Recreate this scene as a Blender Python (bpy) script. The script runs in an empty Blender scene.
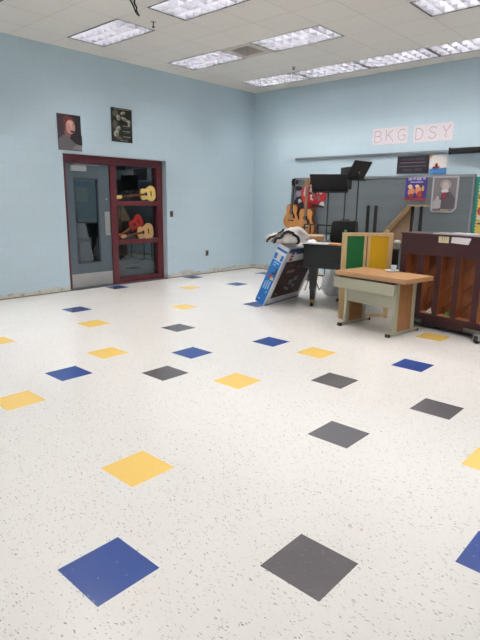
import bpy, bmesh, math, random
from mathutils import Vector, Matrix, noise
random.seed(7)
F = 0.3048                      # everything is laid out in feet, built in metres
SC = bpy.context.scene
COL = SC.collection
PI = math.pi

# ------------------------------------------------------------------ materials
def lin(c):
    c = c / 255.0
    return c / 12.92 if c <= 0.04045 else ((c + 0.055) / 1.055) ** 2.4
def rgb(r, g, b): return (lin(r), lin(g), lin(b), 1)
MATS = {}
def nodes(name):
    m = bpy.data.materials.new(name); m.use_nodes = True
    nt = m.node_tree; b = nt.nodes['Principled BSDF']
    return m, nt, b
def mat(name, c, rough=0.5, metal=0.0, var=0.12, scale=6.0, bump=0.0, stretch=None, spec=0.5, coat=0.0):
    """plain surface with a faint procedural mottling of its own colour"""
    if name in MATS: return MATS[name]
    m, nt, b = nodes(name)
    L = nt.links.new
    tc = nt.nodes.new('ShaderNodeTexCoord'); mp = nt.nodes.new('ShaderNodeMapping')
    nz = nt.nodes.new('ShaderNodeTexNoise'); nz.inputs['Scale'].default_value = scale; nz.inputs['Detail'].default_value = 4
    if stretch: mp.inputs['Scale'].default_value = stretch
    L(tc.outputs['Object'], mp.inputs['Vector']); L(mp.outputs['Vector'], nz.inputs['Vector'])
    mx = nt.nodes.new('ShaderNodeMix'); mx.data_type = 'RGBA'
    col = rgb(*c); d = tuple(v * (1 - var) for v in col[:3]) + (1,); e = tuple(min(1, v * (1 + var)) for v in col[:3]) + (1,)
    mx.inputs['A'].default_value = d; mx.inputs['B'].default_value = e
    L(nz.outputs['Fac'], mx.inputs['Factor']); L(mx.outputs['Result'], b.inputs['Base Color'])
    b.inputs['Roughness'].default_value = rough; b.inputs['Metallic'].default_value = metal
    b.inputs['Specular IOR Level'].default_value = spec
    b.inputs['Coat Weight'].default_value = coat
    if bump:
        bp = nt.nodes.new('ShaderNodeBump'); bp.inputs['Strength'].default_value = bump; bp.inputs['Distance'].default_value = 0.01
        L(nz.outputs['Fac'], bp.inputs['Height']); L(bp.outputs['Normal'], b.inputs['Normal'])
    MATS[name] = m
    return m
def wood(name, c1, c2, rough=0.45, scale=(1, 14, 14)):
    if name in MATS: return MATS[name]
    m, nt, b = nodes(name); L = nt.links.new
    tc = nt.nodes.new('ShaderNodeTexCoord'); mp = nt.nodes.new('ShaderNodeMapping'); mp.inputs['Scale'].default_value = scale
    nz = nt.nodes.new('ShaderNodeTexNoise'); nz.inputs['Scale'].default_value = 3; nz.inputs['Detail'].default_value = 6; nz.inputs['Distortion'].default_value = 0.6
    r = nt.nodes.new('ShaderNodeValToRGB')
    r.color_ramp.elements[0].position = 0.3; r.color_ramp.elements[0].color = rgb(*c1)
    r.color_ramp.elements[1].position = 0.7; r.color_ramp.elements[1].color = rgb(*c2)
    L(tc.outputs['Object'], mp.inputs['Vector']); L(mp.outputs['Vector'], nz.inputs['Vector']); L(nz.outputs['Fac'], r.inputs['Fac'])
    L(r.outputs['Color'], b.inputs['Base Color']); b.inputs['Roughness'].default_value = rough
    MATS[name] = m
    return m

def N(nt, typ, **kw):
    n = nt.nodes.new(typ)
    for k, v in kw.items(): setattr(n, k, v)
    return n
def math_n(nt, op, a, b=None, clamp=False):
    n = nt.nodes.new('ShaderNodeMath'); n.operation = op; n.use_clamp = clamp
    for i, v in enumerate((a, b)):
        if v is None: continue
        if isinstance(v, (int, float)): n.inputs[i].default_value = v
        else: nt.links.new(v, n.inputs[i])
    return n.outputs[0]
def mixc(nt, fac, a, b):
    n = nt.nodes.new('ShaderNodeMix'); n.data_type = 'RGBA'
    for s, v in (('Factor', fac), ('A', a), ('B', b)):
        if isinstance(v, (tuple, float, int)): n.inputs[s].default_value = v
        else: nt.links.new(v, n.inputs[s])
    return n.outputs['Result']

def wall_mat(name, axis):
    """painted concrete block: running bond of 16 x 8 inch blocks; bare strip where the old base was"""
    m, nt, b = nodes(name); L = nt.links.new
    tc = N(nt, 'ShaderNodeTexCoord'); sp = N(nt, 'ShaderNodeSeparateXYZ'); L(tc.outputs['Object'], sp.inputs[0])
    cb = N(nt, 'ShaderNodeCombineXYZ')
    L(sp.outputs[axis], cb.inputs[0]); L(sp.outputs['Z'], cb.inputs[1])
    br = N(nt, 'ShaderNodeTexBrick'); br.offset = 0.5
    br.inputs['Scale'].default_value = 1.0
    br.inputs['Brick Width'].default_value = 16 / 12 * F; br.inputs['Row Height'].default_value = 8 / 12 * F
    br.inputs['Mortar Size'].default_value = 0.007; br.inputs['Mortar Smooth'].default_value = 0.6
    br.inputs['Color1'].default_value = rgb(198, 219, 230); br.inputs['Color2'].default_value = rgb(200, 221, 232)
    br.inputs['Mortar'].default_value = rgb(194, 215, 226)
    L(cb.outputs[0], br.inputs['Vector'])
    nz = N(nt, 'ShaderNodeTexNoise'); nz.inputs['Scale'].default_value = 1.3; nz.inputs['Detail'].default_value = 5
    L(tc.outputs['Object'], nz.inputs['Vector'])
    c = mixc(nt, math_n(nt, 'MULTIPLY', nz.outputs['Fac'], 0.18), br.outputs['Color'], rgb(188, 210, 223))
    # bare strip near the floor, ragged top edge
    nw = N(nt, 'ShaderNodeTexNoise'); nw.inputs['Scale'].default_value = 3.0; nw.inputs['Detail'].default_value = 6
    L(tc.outputs['Object'], nw.inputs['Vector'])
    edge = math_n(nt, 'ADD', math_n(nt, 'MULTIPLY', nw.outputs['Fac'], 0.26), -0.035)
    below = math_n(nt, 'LESS_THAN', sp.outputs['Z'], edge)
    nd = N(nt, 'ShaderNodeTexNoise'); nd.inputs['Scale'].default_value = 7.0; nd.inputs['Detail'].default_value = 8; nd.inputs['Roughness'].default_value = 0.7
    L(tc.outputs['Object'], nd.inputs['Vector'])
    rp = N(nt, 'ShaderNodeValToRGB')
    e = rp.color_ramp.elements
    e[0].position = 0.30; e[0].color = rgb(120, 108, 96); e[1].position = 0.5; e[1].color = rgb(206, 202, 192)
    e.new(0.75).color = rgb(216, 205, 186)
    L(nd.outputs['Fac'], rp.inputs['Fac'])
    c = mixc(nt, math_n(nt, 'MULTIPLY', below, 0.85), c, rp.outputs['Color'])
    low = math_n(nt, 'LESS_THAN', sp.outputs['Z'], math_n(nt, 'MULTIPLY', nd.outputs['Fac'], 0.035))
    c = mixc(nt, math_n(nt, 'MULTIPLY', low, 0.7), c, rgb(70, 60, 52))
    L(c, b.inputs['Base Color'])
    b.inputs['Roughness'].default_value = 0.42
    fine = N(nt, 'ShaderNodeTexNoise'); fine.inputs['Scale'].default_value = 60; L(tc.outputs['Object'], fine.inputs['Vector'])
    h = math_n(nt, 'SUBTRACT', math_n(nt, 'MULTIPLY', fine.outputs['Fac'], 0.15), br.outputs['Fac'])
    bp = N(nt, 'ShaderNodeBump'); bp.inputs['Strength'].default_value = 0.22; bp.inputs['Distance'].default_value = 0.003
    L(h, bp.inputs['Height']); L(bp.outputs['Normal'], b.inputs['Normal'])
    return m

def floor_mat(name, base, flecks, amount):
    """vinyl composition tile: flat colour, short streaky chips, polished"""
    m, nt, b = nodes(name); L = nt.links.new
    tc = N(nt, 'ShaderNodeTexCoord')
    big = N(nt, 'ShaderNodeTexNoise'); big.inputs['Scale'].default_value = 1.2; big.inputs['Detail'].default_value = 4
    L(tc.outputs['Object'], big.inputs['Vector'])
    c = mixc(nt, big.outputs['Fac'], rgb(*[v * 0.985 for v in base]), rgb(*base))
    for k, (ang, sc, th, col, st) in enumerate(flecks):
        wob = N(nt, 'ShaderNodeTexNoise'); wob.inputs['Scale'].default_value = 9.0; L(tc.outputs['Object'], wob.inputs['Vector'])
        add = N(nt, 'ShaderNodeMix', data_type='VECTOR'); add.inputs['Factor'].default_value = 0.06
        L(tc.outputs['Object'], add.inputs['A']); L(wob.outputs['Color'], add.inputs['B'])
        mp = N(nt, 'ShaderNodeMapping'); mp.inputs['Rotation'].default_value = (0, 0, math.radians(ang))
        mp.inputs['Scale'].default_value = (sc, sc * st, 0); mp.inputs['Location'].default_value = (k * 3.1, k * 7.7, 0)
        L(add.outputs['Result'], mp.inputs['Vector'])
        vo = N(nt, 'ShaderNodeTexVoronoi'); vo.voronoi_dimensions = '2D'; vo.inputs['Scale'].default_value = 1.0
        L(mp.outputs['Vector'], vo.inputs['Vector'])
        sep = N(nt, 'ShaderNodeSeparateColor'); L(vo.outputs['Color'], sep.inputs[0])
        near = math_n(nt, 'LESS_THAN', vo.outputs['Distance'], math_n(nt, 'MULTIPLY', sep.outputs[1], 0.36))
        some = math_n(nt, 'LESS_THAN', sep.outputs[0], th)
        f = math_n(nt, 'MULTIPLY', math_n(nt, 'MULTIPLY', near, some), math_n(nt, 'MULTIPLY', sep.outputs[2], amount))
        c = mixc(nt, f, c, rgb(*col))
    # scuffed, slightly duller patches in the polish
    L(c, b.inputs['Base Color'])
    sc = N(nt, 'ShaderNodeTexNoise'); sc.inputs['Scale'].default_value = 2.2; sc.inputs['Detail'].default_value = 6
    L(tc.outputs['Object'], sc.inputs['Vector'])
    r = math_n(nt, 'ADD', math_n(nt, 'MULTIPLY', sc.outputs['Fac'], 0.14), 0.15)
    L(r, b.inputs['Roughness'])
    b.inputs['Specular IOR Level'].default_value = 0.55
    fb = N(nt, 'ShaderNodeTexNoise'); fb.inputs['Scale'].default_value = 9; L(tc.outputs['Object'], fb.inputs['Vector'])
    bp = N(nt, 'ShaderNodeBump'); bp.inputs['Strength'].default_value = 0.06; bp.inputs['Distance'].default_value = 0.004
    L(fb.outputs['Fac'], bp.inputs['Height']); L(bp.outputs['Normal'], b.inputs['Normal'])
    return m

CX0, CY0, CDX, CDY, CH = -18.4, 11.5, 2.04, 2.055, 12.5      # ceiling grid
def ceiling_mat():
    m, nt, b = nodes('ceiling_tile'); L = nt.links.new
    tc = N(nt, 'ShaderNodeTexCoord'); sp = N(nt, 'ShaderNodeSeparateXYZ'); L(tc.outputs['Object'], sp.inputs[0])
    def line(out, o, d):
        f = math_n(nt, 'FRACT', math_n(nt, 'DIVIDE', math_n(nt, 'SUBTRACT', out, (o - 40 * d) * F), d * F))
        a = math_n(nt, 'MINIMUM', f, math_n(nt, 'SUBTRACT', 1.0, f))
        return math_n(nt, 'LESS_THAN', a, 0.014)
    lx = line(sp.outputs['X'], CX0, CDX); ly = line(sp.outputs['Y'], CY0, CDY)
    g = math_n(nt, 'MAXIMUM', lx, ly)
    nz = N(nt, 'ShaderNodeTexNoise'); nz.inputs['Scale'].default_value = 45; nz.inputs['Detail'].default_value = 6; nz.inputs['Roughness'].default_value = 0.8
    L(tc.outputs['Object'], nz.inputs['Vector'])
    # each tile its own slight age tone
    vi = N(nt, 'ShaderNodeTexWhiteNoise', noise_dimensions='2D')
    cb = N(nt, 'ShaderNodeCombineXYZ')
    L(math_n(nt, 'FLOOR', math_n(nt, 'DIVIDE', math_n(nt, 'SUBTRACT', sp.outputs['X'], CX0 * F), CDX * F)), cb.inputs[0])
    L(math_n(nt, 'FLOOR', math_n(nt, 'DIVIDE', math_n(nt, 'SUBTRACT', sp.outputs['Y'], CY0 * F), CDY * F)), cb.inputs[1])
    L(cb.outputs[0], vi.inputs['Vector'])
    c = mixc(nt, vi.outputs['Value'], rgb(234, 231, 226), rgb(237, 234, 229))
    c = mixc(nt, math_n(nt, 'MULTIPLY', nz.outputs['Fac'], 0.2), c, rgb(208, 204, 198))
    c = mixc(nt, math_n(nt, 'MULTIPLY', g, 0.28), c, rgb(176, 172, 168))
    L(c, b.inputs['Base Color']); b.inputs['Roughness'].default_value = 0.9; b.inputs['Specular IOR Level'].default_value = 0.1
    bp = N(nt, 'ShaderNodeBump'); bp.inputs['Strength'].default_value = 0.15; bp.inputs['Distance'].default_value = 0.002
    L(math_n(nt, 'SUBTRACT', math_n(nt, 'MULTIPLY', nz.outputs['Fac'], 0.3), g), bp.inputs['Height']); L(bp.outputs['Normal'], b.inputs['Normal'])
    return m
def staff_mat():
    """grey board with bands of ruled staves"""
    m, nt, b = nodes('ruled_grey_board'); L = nt.links.new
    tc = N(nt, 'ShaderNodeTexCoord'); sp = N(nt, 'ShaderNodeSeparateXYZ'); L(tc.outputs['Object'], sp.inputs[0])
    z = math_n(nt, 'DIVIDE', sp.outputs['Z'], 0.75 * F)
    f = math_n(nt, 'FRACT', z)
    band = math_n(nt, 'LESS_THAN', f, 0.46)
    f2 = math_n(nt, 'FRACT', math_n(nt, 'MULTIPLY', f, 11.0))
    ln = math_n(nt, 'MULTIPLY', math_n(nt, 'LESS_THAN', f2, 0.3), band)
    nz = N(nt, 'ShaderNodeTexNoise'); nz.inputs['Scale'].default_value = 1.5; nz.inputs['Detail'].default_value = 5; L(tc.outputs['Object'], nz.inputs['Vector'])
    c = mixc(nt, nz.outputs['Fac'], rgb(102, 111, 117), rgb(112, 121, 126))
    c = mixc(nt, math_n(nt, 'MULTIPLY', band, 0.42), c, rgb(92, 102, 108))
    c = mixc(nt, math_n(nt, 'MULTIPLY', ln, 0.25), c, rgb(140, 146, 150))
    L(c, b.inputs['Base Color']); b.inputs['Roughness'].default_value = 0.5
    return m
def emit(name, c, s):
    m, nt, b = nodes(name)
    b.inputs['Base Color'].default_value = rgb(*c)
    b.inputs['Emission Color'].default_value = rgb(*c); b.inputs['Emission Strength'].default_value = s
    return m
def glass_mat(name, tint, mixf):
    m = bpy.data.materials.new(name); m.use_nodes = True; nt = m.node_tree; nt.nodes.clear(); L = nt.links.new
    o = N(nt, 'ShaderNodeOutputMaterial'); mx = N(nt, 'ShaderNodeMixShader'); g = N(nt, 'ShaderNodeBsdfGlossy'); t = N(nt, 'ShaderNodeBsdfTransparent')
    g.inputs['Roughness'].default_value = 0.02; g.inputs['Color'].default_value = (0.9, 0.95, 1, 1); t.inputs['Color'].default_value = rgb(*tint)
    fr = N(nt, 'ShaderNodeFresnel'); fr.inputs['IOR'].default_value = 1.5
    L(math_n(nt, 'ADD', math_n(nt, 'MULTIPLY', fr.outputs[0], 1.3), mixf), mx.inputs[0]); L(t.outputs[0], mx.inputs[1]); L(g.outputs[0], mx.inputs[2]); L(mx.outputs[0], o.inputs[0])
    MATS[name] = m
    return m

# ------------------------------------------------------------------ mesh collector (feet in, metres out)
class MB:
    def __init__(s): s.bm = bmesh.new(); s.mats = []
    def mi(s, m):
        if m is None: return 0
        if m not in s.mats: s.mats.append(m)
        return s.mats.index(m)
    def faces(s, pts, fs, m=None, M=None, smooth=False):
        i = s.mi(m)
        vs = [s.bm.verts.new(((M @ Vector(p)) if M else Vector(p)) * F) for p in pts]
        for f in fs:
            try:
                fc = s.bm.faces.new([vs[k] for k in f]); fc.material_index = i; fc.smooth = smooth
            except ValueError: pass
        return s
    def box(s, x0, x1, y0, y1, z0, z1, m=None, M=None):
        p = [(x, y, z) for z in (z0, z1) for y in (y0, y1) for x in (x0, x1)]
        return s.faces(p, [(0, 2, 3, 1), (4, 5, 7, 6), (0, 1, 5, 4), (2, 6, 7, 3), (0, 4, 6, 2), (1, 3, 7, 5)], m, M)
    def prism(s, outline, z0, z1, m=None, M=None, smooth=False):
        n = len(outline)
        p = [(x, y, z0) for x, y in outline] + [(x, y, z1) for x, y in outline]
        s.faces(p, [tuple(reversed(range(n))), tuple(range(n, 2 * n))] + [(k, (k + 1) % n, n + (k + 1) % n, n + k) for k in range(n)], m, M, smooth)
        return s
    def ring(s, p, d, r, n, a0=0):
        d = d.normalized(); u = d.orthogonal().normalized(); v = d.cross(u)
        return [p + u * (r * math.cos(a0 + 2 * PI * k / n)) + v * (r * math.sin(a0 + 2 * PI * k / n)) for k in range(n)]
    def cone(s, a, b, r0, r1, n=12, m=None, M=None, smooth=True):
        a = Vector(a); b = Vector(b); d = b - a
        p = s.ring(a, d, r0, n) + s.ring(b, d, r1, n)
        i = s.mi(m)
        vs = [s.bm.verts.new(((M @ q) if M else q) * F) for q in p]
        for k in range(n):
            f = s.bm.faces.new((vs[k], vs[(k + 1) % n], vs[n + (k + 1) % n], vs[n + k])); f.material_index = i; f.smooth = smooth
        for q in (list(reversed(vs[:n])), vs[n:]):
            f = s.bm.faces.new(q); f.material_index = i
        return s
    def tube(s, pts, r, n=8, m=None, M=None):
        for a, b in zip(pts, pts[1:]): s.cone(a, b, r, r, n, m, M)
        return s
    def lathe(s, prof, n=20, m=None, M=None, smooth=True):
        i = s.mi(m); rows = []
        for r, z in prof:
            rows.append([s.bm.verts.new(((M @ Vector((r * math.cos(2 * PI * k / n), r * math.sin(2 * PI * k / n), z))) if M else Vector((r * math.cos(2 * PI * k / n), r * math.sin(2 * PI * k / n), z))) * F) for k in range(n)])
        for a, b in zip(rows, rows[1:]):
            for k in range(n):
                f = s.bm.faces.new((a[k], a[(k + 1) % n], b[(k + 1) % n], b[k])); f.material_index = i; f.smooth = smooth
        for q in (list(reversed(rows[0])), rows[-1]):
            f = s.bm.faces.new(q); f.material_index = i
        return s
    def build(s, name, m=None, parent=None, bevel=0.0, loc=None, rz=0.0):
        if m is not None and not s.mats: s.mats.append(m)
        bmesh.ops.recalc_face_normals(s.bm, faces=s.bm.faces[:])
        me = bpy.data.meshes.new(name); s.bm.to_mesh(me); s.bm.free()
        for q in s.mats: me.materials.append(q)
        o = bpy.data.objects.new(name, me); COL.objects.link(o)
        if parent: o.parent = parent
        if loc: o.location = Vector(loc) * F
        if rz: o.rotation_euler = (0, 0, math.radians(rz))
        if bevel:
            b = o.modifiers.new('Bevel', 'BEVEL'); b.width = bevel * F; b.segments = 2; b.limit_method = 'ANGLE'; b.angle_limit = math.radians(40)
        return o
def tag(o, label=None, cat=None, group=None, kind=None):
    for k, v in (('label', label), ('category', cat), ('group', group), ('kind', kind)):
        if v: o[k] = v
    return o
def thing(name, label, cat, loc=(0, 0, 0), rz=0.0, group=None, kind=None):
    o = bpy.data.objects.new(name, None); COL.objects.link(o)
    o.location = Vector(loc) * F; o.rotation_euler = (0, 0, math.radians(rz)); o.empty_display_size = 0.1
    return tag(o, label, cat, group, kind)
def dup(root, loc, rz=0.0, label=None, group=None):
    r = root.copy(); COL.objects.link(r); r.location = Vector(loc) * F; r.rotation_euler = (0, 0, math.radians(rz))
    if label: r['label'] = label
    if group: r['group'] = group
    for ch in list(root.children):
        c = ch.copy(); COL.objects.link(c); c.parent = r
        for g in list(ch.children):
            d = g.copy(); COL.objects.link(d); d.parent = c
    return r

# ------------------------------------------------------------------ palette
W_TILE = floor_mat('white_vinyl_tile', (242, 240, 236),
    [(25, 50, .11, (112, 108, 106), 3.4), (-50, 54, .10, (122, 116, 112), 3.2), (80, 38, .10, (170, 160, 156), 2.8), (-10, 60, .08, (140, 132, 128), 1.9), (130, 52, .09, (188, 180, 172), 2.6)], 0.85)
B_TILE = floor_mat('blue_vinyl_tile', (42, 72, 142), [(25, 42, .04, (120, 134, 176), 2), (-40, 60, .2, (34, 62, 128), 3)], 0.7)
Y_TILE = floor_mat('yellow_vinyl_tile', (248, 210, 116), [(25, 42, .15, (255, 228, 150), 2.5), (-40, 60, .25, (232, 184, 80), 3)], 0.7)
G_TILE = floor_mat('grey_vinyl_tile', (92, 90, 94), [(25, 42, .2, (122, 122, 128), 2.5), (-40, 60, .3, (72, 70, 76), 3)], 0.7)
M_SIDE = wall_mat('blue_block_side', 'Y'); M_BACK = wall_mat('blue_block_back', 'X')
MAROON = mat('maroon_paint', (92, 34, 42), 0.4, var=.06)
DOORG = mat('slate_door_paint', (84, 98, 108), 0.45, var=.05)
STEEL = mat('brushed_steel', (176, 176, 174), 0.35, 0.7, var=.1, stretch=(1, 1, 12))
ALU = mat('aluminium_trim', (150, 156, 162), 0.4, 0.5)
GLASS = glass_mat('door_glass', (176, 196, 200), 0.04)
BLACK = mat('black_lacquer', (16, 19, 22), 0.35, var=.1)
BLKM = mat('black_metal', (22, 22, 24), 0.65, var=.1)
BLKF = mat('black_fabric', (30, 31, 34), 0.85, var=.2, scale=30)
WHITE = mat('white_paper', (236, 234, 238), 0.7, var=.03)
CREAM = mat('cream_enamel', (176, 174, 152), 0.45, var=.05)
DESKW = wood('desk_laminate', (176, 134, 94), (190, 148, 106), 0.4, (2, 18, 18))
DESKE = wood('desk_side_laminate', (146, 98, 62), (166, 116, 76), 0.45, (14, 14, 1.5))
PINE = wood('pine_frame', (206, 176, 126), (224, 196, 148), 0.5, (12, 12, 2))
PIANOM = mat('mahogany_finish', (62, 30, 35), 0.38, var=.14, scale=5, stretch=(1, 1, 5))
PBROWN = wood('soundboard_spruce', (112, 64, 34), (140, 84, 46), 0.5, (6, 6, 2))
PSIDE = wood('post_side_wood', (140, 80, 44), (168, 102, 58), 0.5, (10, 10, 2))
GREEN = mat('green_panel', (22, 108, 56), 0.55, var=.08)
YELLOW = mat('yellow_panel', (226, 176, 20), 0.55, var=.06)
GTOP = wood('guitar_spruce', (196, 132, 72), (214, 152, 88), 0.35, (10, 10, 1.5))
GSIDE = wood('guitar_mahogany', (84, 46, 28), (110, 62, 38), 0.4)
BRASS = mat('brass', (180, 150, 90), 0.35, 0.8)

# ------------------------------------------------------------------ the room
XW, YW, XE, YS = -20.1, 27.2, 12.0, -9.0
fl = MB()
tiles = {}
for m, cells in ((B_TILE, [(0, 0), (4, 4), (-1, 12), (-7, 8), (-6, 11), (-8, 4), (-16, 9), (-20, 14), (-20, 20), (-16, 20), (-11, 16), (-18, 25), (8, 8), (-3, -4)]),
                 (G_TILE, [(2, 2), (1, 9), (0, 6), (-2, 9), (-6, 6), (-10, 10), (7, -1), (5, 12)]),
                 (Y_TILE, [(-2, 2), (-4, 7), (-9, 6), (-7, 2), (-2, 16), (3, 7), (-13, 4), (-13, 8), (-13, 13), (-17, 17), (-4, 11), (6, 1)])):
    for c in cells: tiles[c] = m
xs = [XW] + list(range(-20, 12)) + [XE]; ys = list(range(-9, 28)) + [YW]
for i in range(len(xs) - 1):
    for j in range(len(ys) - 1):
        m = tiles.get((int(xs[i]) if xs[i] != XW else None, ys[j]), W_TILE)
        fl.faces([(xs[i], ys[j], 0), (xs[i + 1], ys[j], 0), (xs[i + 1], ys[j + 1], 0), (xs[i], ys[j + 1], 0)], [(0, 1, 2, 3)], m)
bmesh.ops.remove_doubles(fl.bm, verts=fl.bm.verts[:], dist=1e-5)
floor = fl.build('floor'); floor['kind'] = 'structure'

# left (door) wall with opening
OY0, OY1, OZ = 11.87, 18.87, 7.37
WT = 0.67
w = MB()
w.box(XW - WT, XW, YS - WT, OY0, 0, CH + 1.2); w.box(XW - WT, XW, OY1, YW + WT, 0, CH + 1.2); w.box(XW - WT, XW, OY0, OY1, OZ, CH + 1.2)
w.build('wall_left', M_SIDE)['kind'] = 'structure'
MB().box(XW, XE, YW, YW + WT, 0, CH + 1.2).build('wall_back', M_BACK)['kind'] = 'structure'
MB().box(XE, XE + WT, YS - WT, YW + WT, 0, CH + 1.2).build('wall_right', M_SIDE)['kind'] = 'structure'
MB().box(XW, XE, YS - WT, YS, 0, CH + 1.2).build('wall_front', M_BACK)['kind'] = 'structure'

# ceiling, with the light and vent cells left open
fix = []                                  # (column, row) of the first of the two cells
for r in (0, 3): fix += [(0, r), (3, r), (7, r), (10, r)]
fix += [(0, 6), (2, 6), (4, 6), (6, 6), (8, 6), (10, 6)]
for r in (-3, -6): fix += [(0, r), (3, r), (7, r), (10, r)]
fix += [(13, 0), (13, 3)]
vent_cell = (2, 3)
holes = set()
for c, r in fix: holes |= {(c, r), (c + 1, r)}
cl = MB()
cx = sorted({XW, XE} | {round(CX0 + CDX * k, 4) for k in range(-1, 16) if XW < CX0 + CDX * k < XE})
cy = sorted({YS, YW} | {round(CY0 + CDY * k, 4) for k in range(-11, 9) if YS < CY0 + CDY * k < YW})
for i in range(len(cx) - 1):
    for j in range(len(cy) - 1):
        kc = round(((cx[i] + cx[i + 1]) / 2 - CX0) / CDX - 0.5) ; kr = round(((cy[j] + cy[j + 1]) / 2 - CY0) / CDY - 0.5)
        full = abs(cx[i + 1] - cx[i] - CDX) < .01 and abs(cy[j + 1] - cy[j] - CDY) < .01
        if full and ((kc, kr) in holes or (kc, kr) == vent_cell): continue
        cl.faces([(cx[i], cy[j], CH), (cx[i], cy[j + 1], CH), (cx[i + 1], cy[j + 1], CH), (cx[i + 1], cy[j], CH)], [(0, 1, 2, 3)])
        cl.faces([(cx[i], cy[j], CH + .06), (cx[i + 1], cy[j], CH + .06), (cx[i + 1], cy[j + 1], CH + .06), (cx[i], cy[j + 1], CH + .06)], [(0, 1, 2, 3)])
cl.build('ceiling', ceiling_mat())['kind'] = 'structure'

# corridor beyond the door
CW = mat('corridor_paint', (150, 156, 158), 0.6)
MB().box(XW - 8, XW - WT, 5, 27, -.1, 0).build('floor_corridor', mat('corridor_vinyl', (150, 150, 148), 0.3))['kind'] = 'structure'
c = MB(); c.box(XW - 8.4, XW - 8, 5, 27, 0, 9); c.box(XW - 8, XW - WT, 4.6, 5, 0, 9); c.box(XW - 8, XW - WT, 27, 27.4, 0, 9); c.build('wall_corridor', CW)['kind'] = 'structure'
MB().box(XW - 8, XW - WT, 5, 27, 9, 9.2).build('ceiling_corridor', CW)['kind'] = 'structure'

# ------------------------------------------------------------------ door and glazed side panel
dr = thing('door_1', None, None, (XW - .4, OY0, 0), kind='structure')     # local x into the room, y along the wall
fr = MB(); D = -.3
fr.box(D, 0, 0, .36, 0, 6.95); fr.box(D, 0, 3.13, 3.5, 0, 6.95); fr.box(D, 0, 0, 7.0, 6.95, OZ)
fr.build('door_frame', MAROON, dr, .015)
lf = MB(); X0, X1 = -.22, -.07
lf.box(X0, X1, .38, .86, .03, 6.93); lf.box(X0, X1, 2.32, 3.11, .03, 6.93); lf.box(X0, X1, .86, 2.32, .03, 1.44); lf.box(X0, X1, .86, 2.32, 6.1, 6.93)
lf.build('door_leaf', DOORG, dr, .01)
vf = MB()
for a in ((.82, .88, 1.4, 6.14), (2.3, 2.36, 1.4, 6.14)): vf.box(X0 - .01, X1 + .03, a[0], a[1], a[2], a[3])
vf.box(X0 - .01, X1 + .03, .88, 2.3, 1.4, 1.46); vf.box(X0 - .01, X1 + .03, .88, 2.3, 6.08, 6.14)
vf.build('vision_frame', mat('dark_slate', (58, 68, 76), 0.5), dr)
MB().box(-.155, -.135, .87, 2.31, 1.45, 6.09).build('glass_pane', GLASS, dr)
MB().box(X1, X1 + .012, .42, 3.09, .05, .83).build('kick_plate', STEEL, dr)
cz = MB(); cz.box(X1, X1 + .2, .6, 1.55, 6.5, 6.8); cz.build('door_closer', mat('closer_grey', (168, 176, 178), .4, .2), dr, .02)
MB().box(X1 + .06, X1 + .12, .8, 2.4, 6.83, 6.87).build('closer_arm', STEEL, dr)
MB().box(X1, X1 + .02, 2.72, 3.04, 2.95, 4.3).build('push_plate', STEEL, dr)
h = MB(); h.tube([(X1 + .02, 2.9, 3.0), (X1 + .2, 2.9, 3.0), (X1 + .2, 2.6, 3.0)], .04); h.build('door_handle', STEEL, dr)
MB().cone((X1, 2.88, 5.0), (X1 + .03, 2.88, 5.0), .05, .05).build('door_stud', STEEL, dr)

wn = thing('window_1', None, None, (XW - .4, OY0, 0), kind='structure')
fw = MB()
fw.box(D, 0, 3.5, 3.56, 0, 6.95); fw.box(D, 0, 6.55, 7.0, 0, 6.95)
for z0, z1 in ((0.03, .32), (2.36, 2.64), (4.64, 4.91)): fw.box(D, 0, 3.56, 6.55, z0, z1)
fw.build('window_frame', MAROON, wn, .015)
for z0, z1 in ((.32, 2.36), (2.64, 4.64), (4.91, 6.95)):
    MB().box(-.27, -.25, 3.55, 6.56, z0 - .01, z1 + .01).build('glass_pane', GLASS, wn)

# corridor furnishings glimpsed through the glass
o = MB(); o.box(0, .1, 0, 3.6, 0, 2.6, mat('notice_board_green', (92, 120, 104), .8)); o.box(.1, .12, .3, 1.2, .4, 1.6, WHITE); o.box(.1, .12, 1.7, 2.6, 1.2, 2.2, mat('notice_yellow', (190, 170, 110), .8))
tag(o.build('notice_board', None, None, 0, (XW - 7.98, 15.5, 3.6)), 'green notice board with pinned papers seen dimly through the door glass', 'notice board')
t = thing('corridor_table', 'dark table standing in the dim corridor behind the door glass', 'table', (XW - 6.2, 15.2, 0))
MB().box(-.9, .9, -1.6, 1.6, 2.2, 2.32).build('tabletop', mat('dark_top', (50, 46, 50), .5), t)
for sx in (-.8, .8):
    for sy in (-1.5, 1.5): MB().cone((sx, sy, 0), (sx, sy, 2.2), .06, .06, 8).build('leg', BLKM, t)

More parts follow.
